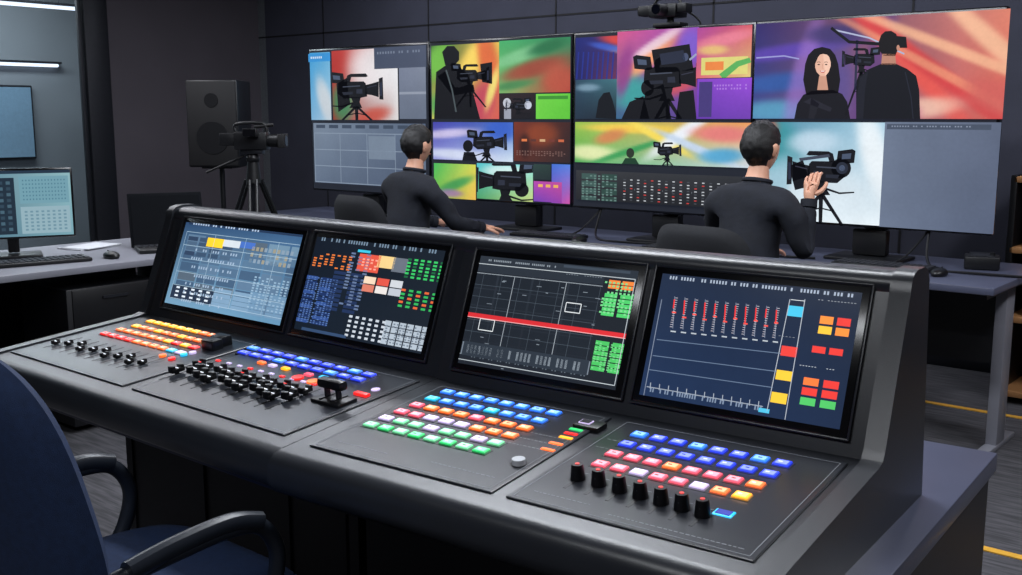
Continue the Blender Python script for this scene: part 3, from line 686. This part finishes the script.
A.soft(757,122,885,226,(60,120,146),(170,204,224),(222,232,238),(214,226,234),[(.15,.2,.2,.3,-.3,(56,140,150),1),(.08,.06,.1,.12,0,(176,92,74),.9),(.45,.2,.2,.12,-.1,(190,212,228),.9),(.9,.3,.1,.5,-.2,(232,238,242),.9),(.5,.7,.4,.3,0,(214,226,234),.8),(.2,.6,.1,.3,.2,(150,190,206),.8)],50,36)
cam_sil(A,822,172,46,-1,.8); A.poly([(790,166),(804,160),(812,186),(796,190)],BK); A.ell(842,168,10,10,BK); A.up(.4); A.ell(843,168,6,6,(36,42,56)); A.ell(843,168,3,3,(80,92,116)); A.poly([(800,158),(830,154),(831,157),(801,161)],(62,68,84)); A.up(.6)
A.soft(886,122,994,234,(104,116,138),(92,102,124),(82,92,114),(104,116,138)); A.rect(888,124,992,130,(70,80,98)); A.up(); A.textrow(892,125,975,128,30,1,(130,140,160),3)
A.obj('video_images',wall,screen_mat('video_wall_image',1.1,.35,.07))

m=MB(); bx=-2.89; z=Z1
m.box((bx,WY+.03,z+.01),(.16,.08,.02),M_black,bev=.004); m.cyl((bx,WY+.03,z+.015),(bx,WY+.03,z+.05),.018,M_black)
m.box((bx-.01,WY+.02,z+.078),(.16,.12,.066),M_black,bev=.010); m.cyl((bx+.0,WY-.04,z+.078),(bx+.0,WY-.11,z+.078),.028,M_black); m.cyl((bx,WY-.105,z+.078),(bx,WY-.113,z+.078),.024,M_glassd)
m.box((bx-.12,WY,z+.082),(.07,.08,.05),M_black,bev=.006); m.tube([(bx-.08,WY,z+.11),(bx-.05,WY,z+.14),(bx+.05,WY,z+.14),(bx+.08,WY,z+.10)],.008,M_black); m.box((bx+.105,WY-.01,z+.085),(.05,.07,.045),M_black,bev=.006)
m.tube([(bx+.06,WY+.08,z+.08),(bx+.12,WY+.12,z+.02),(bx+.10,WY+.12,z-.1)],.005,M_black)
m.obj('studio_camera')

# ================================================================== OPERATOR DESK
e=empty('operator_desk'); DX0,DX1,DY0,DY1=-5.95,-1.13,4.22,5.02
m=MB(); m.box(((DX0+DX1)/2,(DY0+DY1)/2,.735),(DX1-DX0,DY1-DY0,.03),M_desk,bev=.004); m.obj('tabletop',e)
m=MB()
for X in(DX1-.07,-3.5,DX0+.07):
    m.box((X,4.66,.36),(.045,.12,.72),M_deskl,bev=.004); m.box((X,4.62,.012),(.05,.50,.024),M_deskl,bev=.004); m.box((X,4.6,.705),(.05,.6,.03),M_dgrey)
m.box(((DX0+DX1)/2,4.85,.5),(DX1-DX0-.3,.018,.36),M_body); m.obj('frame',e)
m=MB(); rnd=random.Random(5)
for X in(-4.6,-3.3,-2.45,-1.55):
    m.tube([(X,4.74,.95),(X+.03,4.62,.80),(X+.10,4.55,.757),(X+.25,4.50+rnd.uniform(-.04,.04),.757),(X+.45,4.56,.757)],.006,M_black,n=6)
    m.tube([(X+.02,4.76,.95),(X-.06,4.60,.79),(X-.16,4.56,.757),(X-.3,4.62,.757)],.005,M_black,n=6)
m.obj('cables',e)
def keyboard(name,x,y,z,rz,w=.42,d=.14):
    m=MB(); m.box((0,0,.009),(w,d,.016),M_black,bev=.004)
    for j in range(5):
        for i in range(15): m.box((-w/2+.02+i*(w-.04)/14,-d/2+.02+j*(d-.04)/4,.019),(.021,.019,.006),KD,bev=.0015,seg=1)
    m.obj(name,None,(x,y,z),rz)
keyboard('keyboard',-3.50,4.50,.7505,.1); keyboard('keyboard',-1.66,4.50,.7505,0); keyboard('keyboard',-2.6,4.4,.7505,-.05)
def mouse(x,y,z,rz=0):
    m=MB(); m.sph((0,0,.012),(.032,.055,.022),M_black,fn=lambda v:Vector((v.x,v.y,max(v.z,-.5)))); m.box((0,.03,.032),(.004,.014,.006),M_dgrey,bev=.001); m.obj('computer_mouse',None,(x,y,z),rz)
mouse(-1.40,4.42,.75); mouse(-3.22,4.4,.75)
m=MB(); m.box((0,0,.03),(.14,.12,.055),M_black,bev=.006); m.box((0,.0,.06),(.10,.07,.008),M_dgrey,rot=(.1,0,0),bev=.002); m.cyl((.04,-.02,.06),(.04,-.02,.075),.01,M_black); m.obj('intercom_box',None,(-1.33,4.75,.75),.3)

# ================================================================== CHAIRS
def office_chair(name,loc,rz,fab,w=.5,arms=True,style=0,backtop=1.0,recl=.12,zs=.455):
    e=empty(name,loc,rz)
    m=MB()
    m.pillow(lambda u,v:Vector((u,v,zs-.02*(v/.25)**2*(1 if v>0 else 0))),lambda u,v:Vector((0,0,1)),w,.50,.09,fab,ex=5)
    m.box((0,0,zs-.05),(w-.12,.36,.03),M_chair_pl,bev=.01)
    m.obj('seat',e)
    m=MB(); h=backtop-.53; zc=.53+h/2
    def P(u,v): return Vector((u*(1-.10*(v/h+.5)**2),-.235-recl*((v/h)+.5)**1.3+.055*(abs(u)/(w/2))**2,zc+v))
    N=Vector((0,1,.25)).normalized()
    m.pillow(P,lambda u,v:N,w*(.94 if style else .98),h,.07,fab,nu=24,nv=24,ex=3.4 if style else 4.5)
    m.box((0,-.25,.50),(.08,.03,.26),M_chair_pl,bev=.008,rot=(.05,0,0)); m.box((0,-.14,.41),(.08,.24,.025),M_chair_pl,bev=.006)
    m.obj('backrest',e)
    m=MB(); m.cyl((0,0,.10),(0,0,.42),.028,M_dgrey); m.cyl((0,0,.08),(0,0,.26),.04,M_black)
    for k in range(5):
        t=2*math.pi*k/5+.3; c,s=math.cos(t),math.sin(t)
        m.tube([(0,0,.13),(c*.14,s*.14,.115),(c*.29,s*.29,.075)],(.03,.016),M_black,n=8); m.cyl((c*.29-s*.022,s*.29+c*.022,.03),(c*.29+s*.022,s*.29-c*.022,.03),.03,M_blackm,n=16); m.cyl((c*.29,s*.29,.03),(c*.29,s*.29,.08),.009,M_dgrey,n=8)
    m.obj('swivel_base',e)
    if arms:
        m=MB()
        for sx in(-1,1):
            if style:
                X=sx*.250
                m.tube([(sx*(w/2-.08),.0,.44),(X,.03,.46),(X,.09,.53),(X,.115,.61),(X,.085,.672),(X,.02,.69),(X,-.10,.682),(X-sx*.01,-.20,.665),(X-sx*.03,-.27,.64)],.0155,M_chair_pl,n=12)
                m.tube([(X,.075,.685),(X,.01,.700),(X,-.10,.692),(X,-.18,.678)],.024,M_chair_pl,n=12,flat=.75)
            else:
                X=sx*(w/2+.02)
                m.tube([(sx*(w/2-.08),0,.42),(X,0,.43),(X,0,.52),(X,.0,.64)],.016,M_chair_pl,n=10); m.box((X,.02,.655),(.06,.25,.03),M_chair_pl,bev=.012)
        m.obj('armrests',e)
    return e
office_chair('office_chair',(-1.742,1.005,0),0,M_navy,w=.545,style=1,backtop=1.07,recl=.12,zs=.505)

# ================================================================== PEOPLE
def skin_mesh(verts,edges,radii,sub=2,root=0):
    me=bpy.data.meshes.new('tmp'); me.from_pydata([tuple(v) for v in verts],edges,[]); ob=bpy.data.objects.new('tmp',me); COL.objects.link(ob)
    ob.modifiers.new('s','SKIN'); 
    sv=me.skin_vertices[0].data
    for i,r in enumerate(radii):
        sv[i].radius=(r,r) if not hasattr(r,'__len__') else r
        sv[i].use_root=(i==root)
    ss=ob.modifiers.new('ss','SUBSURF'); ss.levels=sub; ss.render_levels=sub
    dg=bpy.context.evaluated_depsgraph_get(); dg.update(); ev=ob.evaluated_get(dg); m2=ev.to_mesh()
    V=[v.co.copy() for v in m2.vertices]; Fs=[list(p.vertices) for p in m2.polygons]
    ev.to_mesh_clear(); bpy.data.objects.remove(ob); bpy.data.meshes.remove(me)
    return V,Fs
HS=.9
def add_hand(m,wr,d,n,side,curl):
    wr=Vector(wr); d=Vector(d).normalized(); n=Vector(n); n=(n-d*n.dot(d)).normalized(); s=d.cross(n)*side
    d_=d*HS; s_=s*HS
    V,Fs=skin_mesh([wr-d_*.02,wr+d_*.02,wr+d_*.05+s_*.012,wr+d_*.05-s_*.014,wr+d_*.082+s_*.024,wr+d_*.085,wr+d_*.08-s_*.024],
        [(0,1),(1,2),(1,3),(2,4),(2,5),(3,6)],[q*HS for q in(.024,.022,.019,.018,.014,.014,.013)],2,1)
    m.add(V,Fs,M_skin)
    for k,(off,L,r) in enumerate(((.028,.070,.0088),(.0095,.080,.0092),(-.0095,.074,.0088),(-.0275,.058,.0078))):
        L*=HS;r*=HS
        p=wr+d_*(.068 if k<3 else .062)+s_*off; pts=[p]; a=0; q=p+d_*.018; pts.append(q)
        for seg,f in enumerate((.42,.32,.26)):
            a+=curl*(1.0+.15*k)*(.7 if seg==0 else 1)
            dirv=(d*math.cos(a)+n*math.sin(a)); q=q+dirv*L*f; pts.append(q)
        V,Fs=skin_mesh(pts,[(i,i+1) for i in range(4)],[r,r,r*.98,r*.9,r*.72],1,0); m.add(V,Fs,M_skin)
    p=wr+d_*.025+s_*.018; q1=p+(d*.5+s*.75+n*.3).normalized()*.035*HS; q2=q1+(d*.85+s*.4+n*.4).normalized()*.03*HS; q3=q2+(d*.95+s*.05+n*.5).normalized()*.024*HS
    V,Fs=skin_mesh([p,q1,q2,q3],[(0,1),(1,2),(2,3)],[.0125,.0105,.0094,.0075],1,0); m.add(V,Fs,M_skin)

def person(name,loc,rz,armR,armL,headyaw=0,headpitch=0,lean=.0,hr=None,hl=None,scale=1.0):
    e=empty(name,loc,rz); e.scale=(scale,)*3
    J=[(0,0,.57),(0,.0,.68),(0,.01+lean*.3,.82),(0,.02+lean*.7,.95),(0,.02+lean,1.035),(0,.035+lean,1.09),(0,.05+lean,1.14),(0,.055+lean,1.19)]
    R=[(.160,.125),(.142,.115),(.148,.118),(.158,.118),(.122,.095),(.062,.060),(.047,.048),(.045,.048)]
    E=[(i,i+1) for i in range(7)]
    def chain(start,pts,rs):
        p=start
        for q,r in zip(pts,rs): J.append(q);R.append(r);E.append((p,len(J)-1)); p=len(J)-1
        return p
    shR=(.150,.01+lean,1.028); shL=(-.150,.01+lean,1.028)
    def mid(a,b): return tuple((x+y)/2 for x,y in zip(a,b))
    for sh,arm in((shR,armR),(shL,armL)):
        el,wr=arm; sg=1 if sh[0]>0 else -1
        chain(4,[sh,(sh[0]+sg*.030,sh[1],sh[2]-.035),mid((sh[0]+sg*.028,sh[1],sh[2]),el),el,mid(el,wr),wr],[.066,.063,.055,.047,.043,.031])
    for sx in(-1,1):
        chain(0,[(sx*.09,.06,.545),(sx*.12,.26,.54),(sx*.14,.44,.53),(sx*.14,.46,.33),(sx*.14,.43,.11)],[.095,.085,.066,.056,.045])
    V,Fs=skin_mesh(J,E,R,2,0)
    for i,v in enumerate(V):
        if v.z<1.09:
            k=.010*noise.noise(Vector((v.x*9,v.y*9,v.z*16)))+.006*noise.noise(v*34)
            V[i]=v+Vector((v.x,v.y-.02,0)).normalized()*k
    m=MB(); up=[];lo=[];nk=[]
    for f in Fs:
        c=sum((V[i] for i in f),Vector())/len(f)
        if abs(c.x)<.09 and c.z>1.112: nk.append(f)
        elif c.z<.60 and not(abs(c.x)>.2 and c.z>.5): lo.append(f)
        else: up.append(f)
    m.add(V,up,M_shirt); m.add(V,lo,M_trouser); m.add(V,nk,M_skin)
    m.tube([(.056*math.cos(t),.044+lean+.055*math.sin(t),1.110+.010*math.sin(t+math.pi)) for t in [2*math.pi*k/16 for k in range(17)]],.010,M_shirt,n=8,sub=1)
    m.obj('body',e)
    m=MB()
    for arm,side,hd in((armR,-1,hr),(armL,1,hl)):
        el,wr=Vector(arm[0]),Vector(arm[1]); d0=(wr-el).normalized(); d,n,curl=hd
        m.cyl(wr-d0*.02,wr+d0*.012,.034,M_shirt,r1=.033)
        add_hand(m,wr+d0*.012,d,n,side,curl)
    m.obj('hands',e)
    m=MB()
    for sx in(-1,1):
        m.sph((sx*.14,.485,.045),(.045,.13,.05),M_shoe,fn=lambda v:Vector((v.x,v.y,max(v.z,-.75)))); m.cyl((sx*.14,.43,.06),(sx*.14,.43,.13),.045,M_shoe)
    m.obj('shoes',e)
    hc=Vector((0,.065+lean,1.245))
    def hf(v):
        x,y,z=v.x,v.y,v.z
        if z<0: k=1-.30*(-z)**1.3; x*=k; y=y*(1-.14*(-z)) + .10*(-z)
        if y<0: y*=1.10
        fr=math.exp(-((x/.16)**2+((z+.08)/.17)**2)) if y>0 else 0
        y+=.26*fr*(1 if z>-.25 else .4)
        for sx in(-.38,.38):
            y-= .10*math.exp(-(((x-sx)/.16)**2+((z-.08)/.11)**2)) if y>0 else 0
        y+=.07*math.exp(-((x/.25)**2+((z+.85)/.18)**2)) if y>0 else 0
        y+=.05*math.exp(-((x/.25)**2+((z+.45)/.08)**2)) if y>0 else 0
        return Vector((x,y,z))
    m=MB(); r=(.076,.088,.108)
    m.sph((0,0,0),r,M_skin,40,30,fn=hf)
    for sx in(-1,1):
        m.sph((sx*.077,-.004,-.010),(.011,.020,.031),M_skin,12,8,rot=(0,sx*.25,-sx*.35)); m.sph((sx*.083,.0,-.006),(.005,.011,.019),M_lipc,10,6)
        m.sph((sx*.028,.069,.010),(.0125,.009,.008),M_eye,12,8); m.sph((sx*.028,.0765,.010),(.005,.003,.005),M_hair,10,6)
        m.box((sx*.028,.083,.028),(.026,.006,.005),M_hair,bev=.002,rot=(0,sx*.1,-sx*.2))
    m.sph((0,.088,-.048),(.022,.008,.0065),M_lipc,14,8); 
    def hair(v):
        g=hf(v); x,y,z=v.x,v.y,v.z
        keep=(z>.36) or (y<.40 and z>.12) or (y<.05 and z>-.22) or (y<-.18 and z>-.74)
        if abs(x)>.7 and -.14<y<.26 and z<.12: keep=False
        if keep:
            nz=noise.noise(Vector((x*4,y*4,z*4)))*.7+noise.noise(Vector((x*13,y*13,z*7)))*.5
            q=1.10+.07*nz
            tp=max(0,z)
            k=1.0 if z>-.4 else .92
            return Vector((g.x*(q+.04*tp)*k,g.y*(q+.04+.03*tp)*k+(.05*tp if y>0 else 0),g.z*(q-.01) if z>0 else g.z))
        return g*.93
    m.sph((0,0,0),r,M_hair,60,46,fn=hair)
    h=m.obj('head',e,hc,0,sharp=1.2); h.rotation_euler=(headpitch,0,headyaw); h.scale=(.92,.92,.96)
    return e
person('seated_operator',(-4.05,3.95,.02),-.12,((.25,.15,.83),(.24,.34,.795)),((-.25,.18,.82),(-.18,.36,.795)),0,-.05,.03,
   hr=((.1,1,-.08),(0,0,-1),.22),hl=((.2,1,-.08),(0,0,-1),.22),scale=.985)
office_chair('office_chair',(-4.06,3.90,0),-.12,M_chblk,w=.48,arms=True,backtop=1.0,recl=.06)
person('seated_operator',(-2.03,3.93,.025),-.10,((.235,.07,.82),(.215,.12,1.03)),((-.25,.18,.80),(-.16,.38,.785)),-.1,0,.03,
   hr=((-.02,.22,1),(-.25,1,-.3),.55),hl=((.2,1,-.1),(0,0,-1),.22))
office_chair('office_chair',(-2.05,3.88,0),-.10,M_chblk,w=.50,arms=True,backtop=.98,recl=.06)

# ================================================================== LEFT SIDE
e=empty('side_desk'); m=MB()
m.box((-4.78,1.75,.735),(.86,2.7,.03),M_deskl,bev=.004); m.obj('tabletop',e)
m=MB(); m.box((-4.78,3.03,.36),(.74,.03,.72),M_body); m.box((-5.15,1.75,.36),(.02,2.5,.70),M_body); m.box((-4.6,2.45,.34),(.42,.45,.62),M_body,bev=.005)
for z in(.15,.36,.56): m.box((-4.388,2.45,z),(.008,.40,.17),M_black,bev=.003)
m.box((-4.382,2.45,.60),(.01,.12,.012),M_dgrey)
m.box((-4.78,.45,.36),(.74,.03,.72),M_body); m.obj('pedestal',e)
e=empty('desktop_monitor',(-4.88,2.24,.75),-.42+math.pi/2)
m=MB(); m.box((0,.01,.25),(.54,.035,.325),M_bezel,bev=.006); m.box((0,.05,.20),(.05,.03,.36),M_black,bev=.006); m.box((0,.03,.008),(.24,.18,.016),M_black,bev=.006); m.obj('body',e)
A=Art(lambda a,b:(a,b),lambda x,z,l:Vector((x,-.0085-l,z)),.0006)
A._put([(-.26,.098),(.26,.098),(.26,.402),(-.26,.402)],[lin(c) for c in((64,104,134),(140,190,204),(160,206,214),(84,124,154))]); A.up()
A.rect(-.26,.388,.26,.402,(40,60,80)); A.rect(-.25,.11,.02,.37,(36,54,70)); A.rect(.04,.25,.25,.375,(130,180,196)); A.rect(.04,.11,.25,.235,(166,200,212)); A.up()
A.cells(-.24,.12,.01,.36,8,9,.45,lambda i,j:(80,112,130) if (i+j)%2 else (56,80,98)); A.cells(.05,.26,.24,.365,14,6,.6,lambda i,j:(90,140,160)); A.cells(.05,.12,.24,.22,8,6,.5,lambda i,j:(124,164,182))
A.obj('screen',e,screen_mat('desktop_image',.75,.3))
keyboard('keyboard',-4.60,2.22,.7505,math.pi/2-.2)
mouse(-4.52,2.52,.75,1.5)
e=empty('laptop_computer',(-4.58,2.88,.75),1.15)
M_lid=mat('laptop_lid_black',(16,18,22),.85,spec=.1)
m=MB(); m.box((0,0,.010),(.34,.24,.018),M_black,bev=.004)
R=Matrix.Rotation(-.30,4,'X'); m.box((0,.165,.135),(.36,.012,.275),M_lid,rot=R,bev=.004); m.box((0,.158,.136),(.335,.004,.245),M_lid,rot=R)
for j in range(4):
    for i in range(12): m.box((-.15+i*.027,-.0+j*.024,.021),(.021,.018,.004),KD)
m.obj('clamshell',e)
m=MB(); m.box((0,0,.003),(.17,.24,.006),M_paper); m.box((.01,.01,.008),(.17,.24,.003),M_paper,rot=(0,0,.12)); m.obj('paper_stack',None,(-4.98,2.66,.75),.2)

m=MB(); m.box((0,0,1.35),(.34,.30,.56),M_black,bev=.012); m.box((0,-.154,1.35),(.32,.012,.54),M_blackm,bev=.004)
m.cyl((0,-.155,1.26),(0,-.163,1.26),.11,M_black,r1=.105,n=32); m.cyl((0,-.155,1.50),(0,-.163,1.50),.05,M_black,r1=.045,n=24)
m.cyl((0,0,.6),(0,0,1.08),.017,M_black); m.cyl((0,0,.25),(0,0,.7),.022,M_black); m.box((0,0,1.065),(.2,.2,.012),M_black)
for k in range(3):
    t=2*math.pi*k/3+.5; m.cyl((0,0,.55),(math.cos(t)*.42,math.sin(t)*.42,.012),.011,M_black,n=10); m.sph((math.cos(t)*.42,math.sin(t)*.42,.014),.014,M_black,10,6)
m.obj('loudspeaker',None,(-6.0,4.17,0),.65)

m=MB()
m.box((0,0,1.27),(.13,.24,.13),M_black,bev=.012); m.box((0,-.17,1.28),(.10,.12,.09),M_black,bev=.008)
m.cyl((0,.12,1.27),(0,.20,1.27),.045,M_black,r1=.05); m.box((0,.225,1.27),(.13,.05,.10),M_blackm,bev=.004); m.cyl((0,.2,1.27),(0,.252,1.27),.04,M_glassd)
m.tube([(0,-.12,1.335),(0,-.11,1.39),(0,.08,1.395),(0,.11,1.335)],.012,M_black); m.box((.11,.02,1.33),(.08,.10,.06),M_black,bev=.006); m.box((.155,.02,1.33),(.005,.09,.05),M_bezel); m.cyl((.04,.06,1.31),(.10,.05,1.33),.009,M_black)
m.cyl((0,.02,1.37),(0,.16,1.385),.013,M_blackm); m.box((0,0,1.19),(.09,.16,.03),M_dgrey,bev=.005)
m.sph((0,0,1.14),(.05,.05,.045),M_black); m.tube([(0,-.06,1.16),(.02,-.2,1.10),(.03,-.34,1.04)],.009,M_black)
C0=Vector((0,0,1.09))
for i,v in enumerate(m.v): m.v[i]=C0+(v-C0)*.78+Vector((0,0,.03))
m.cyl((0,0,1.02),(0,0,1.16),.045,M_black,r1=.03)
m.cyl((0,0,.55),(0,0,1.05),.016,M_dgrey)
for k in range(3):
    t=2*math.pi*k/3+.2; c,s=math.cos(t),math.sin(t)
    for o in(-.02,.02): m.cyl((c*.04-s*o,s*.04+c*o,1.04),(c*.27-s*o,s*.27+c*o,.48),.010,M_black,n=8)
    m.cyl((c*.22,s*.22,.60),(c*.46,s*.46,.015),.012,M_dgrey,n=8); m.sph((c*.46,s*.46,.015),.015,M_black,10,6); m.cyl((0,0,.62),(c*.27,s*.27,.50),.006,M_dgrey,n=6)
m.obj('video_camera_on_tripod',None,(-5.02,3.70,0),-.9)

# ================================================================== RIGHT BACKGROUND
e=empty('storage_shelf',(-.85,5.62,0)); m=MB()
for z in(.05,.42,.76,1.10): m.box((0,0,z),(1.1,.38,.03),M_wood,bev=.003)
for x in(-.55,.55): m.box((x,0,.57),(.03,.38,1.10),M_black,bev=.003)
m.box((0,.19,.57),(1.1,.01,1.1),M_black); m.obj('carcass',e)
m=MB(); rnd=random.Random(2)
x=-.48
for w,h,c in((.16,.22,(196,128,60)),(.2,.16,(60,64,76)),(.12,.24,(50,54,66)),(.22,.18,(90,94,104)),(.16,.22,(170,110,60))):
    for z in(.775,.435):
        m.box((x+w/2,-.03,z+h/2),(w-.02,.24,h),mat('storage_box_%d'%c[0],c,.6),bev=.006); m.box((x+w/2,-.152,z+h/2),(w*.5,.004,.04),M_paper)
    x+=w+.03
m.box((-.3,0,1.19),(.26,.26,.14),mat('storage_box_blue',(50,60,90),.6),bev=.01); m.box((.1,0,1.17),(.3,.22,.10),M_black,bev=.01); m.obj('boxes',e)

# ================================================================== LIGHTING
w=bpy.data.worlds.new('world'); SC.world=w; w.use_nodes=True; w.node_tree.nodes['Background'].inputs[0].default_value=(.02,.025,.04,1); w.node_tree.nodes['Background'].inputs[1].default_value=.5
def fill_light(x,y,sx,sy_,power,col):  # unseen overhead fill added to light the room, housing included
    e=empty('unseen_fill_panel',(x,y,ZC)); m=MB(); m.box((0,0,-.02),(sx+.06,sy_+.06,.04),M_trim,bev=.005); m.obj('frame',e)
    l=bpy.data.lights.new('lamp','AREA'); l.shape='RECTANGLE'; l.size=sx; l.size_y=sy_; l.energy=power; l.color=col
    o=bpy.data.objects.new('lamp',l); COL.objects.link(o); o.parent=e; o.location=(0,0,-.045)
fill_light(-1.9,2.5,2.2,.3,58,(.90,.94,1)); fill_light(-.9,-.4,1.8,.4,38,(.92,.95,1)); fill_light(-3.6,3.2,3.0,.3,50,(.88,.92,1))  # first strip added for highlights along the console hood
fill_light(.3,3.6,.4,1.8,58,(.92,.94,1)); fill_light(-5.9,2.6,.4,2.2,44,(.94,.94,1)); fill_light(-3.8,5.3,5.0,.3,40,(.86,.89,1))
fill_light(XL-1.1,3.2,.6,3.5,120,(.90,.96,1))  # added to brighten the room behind the glass
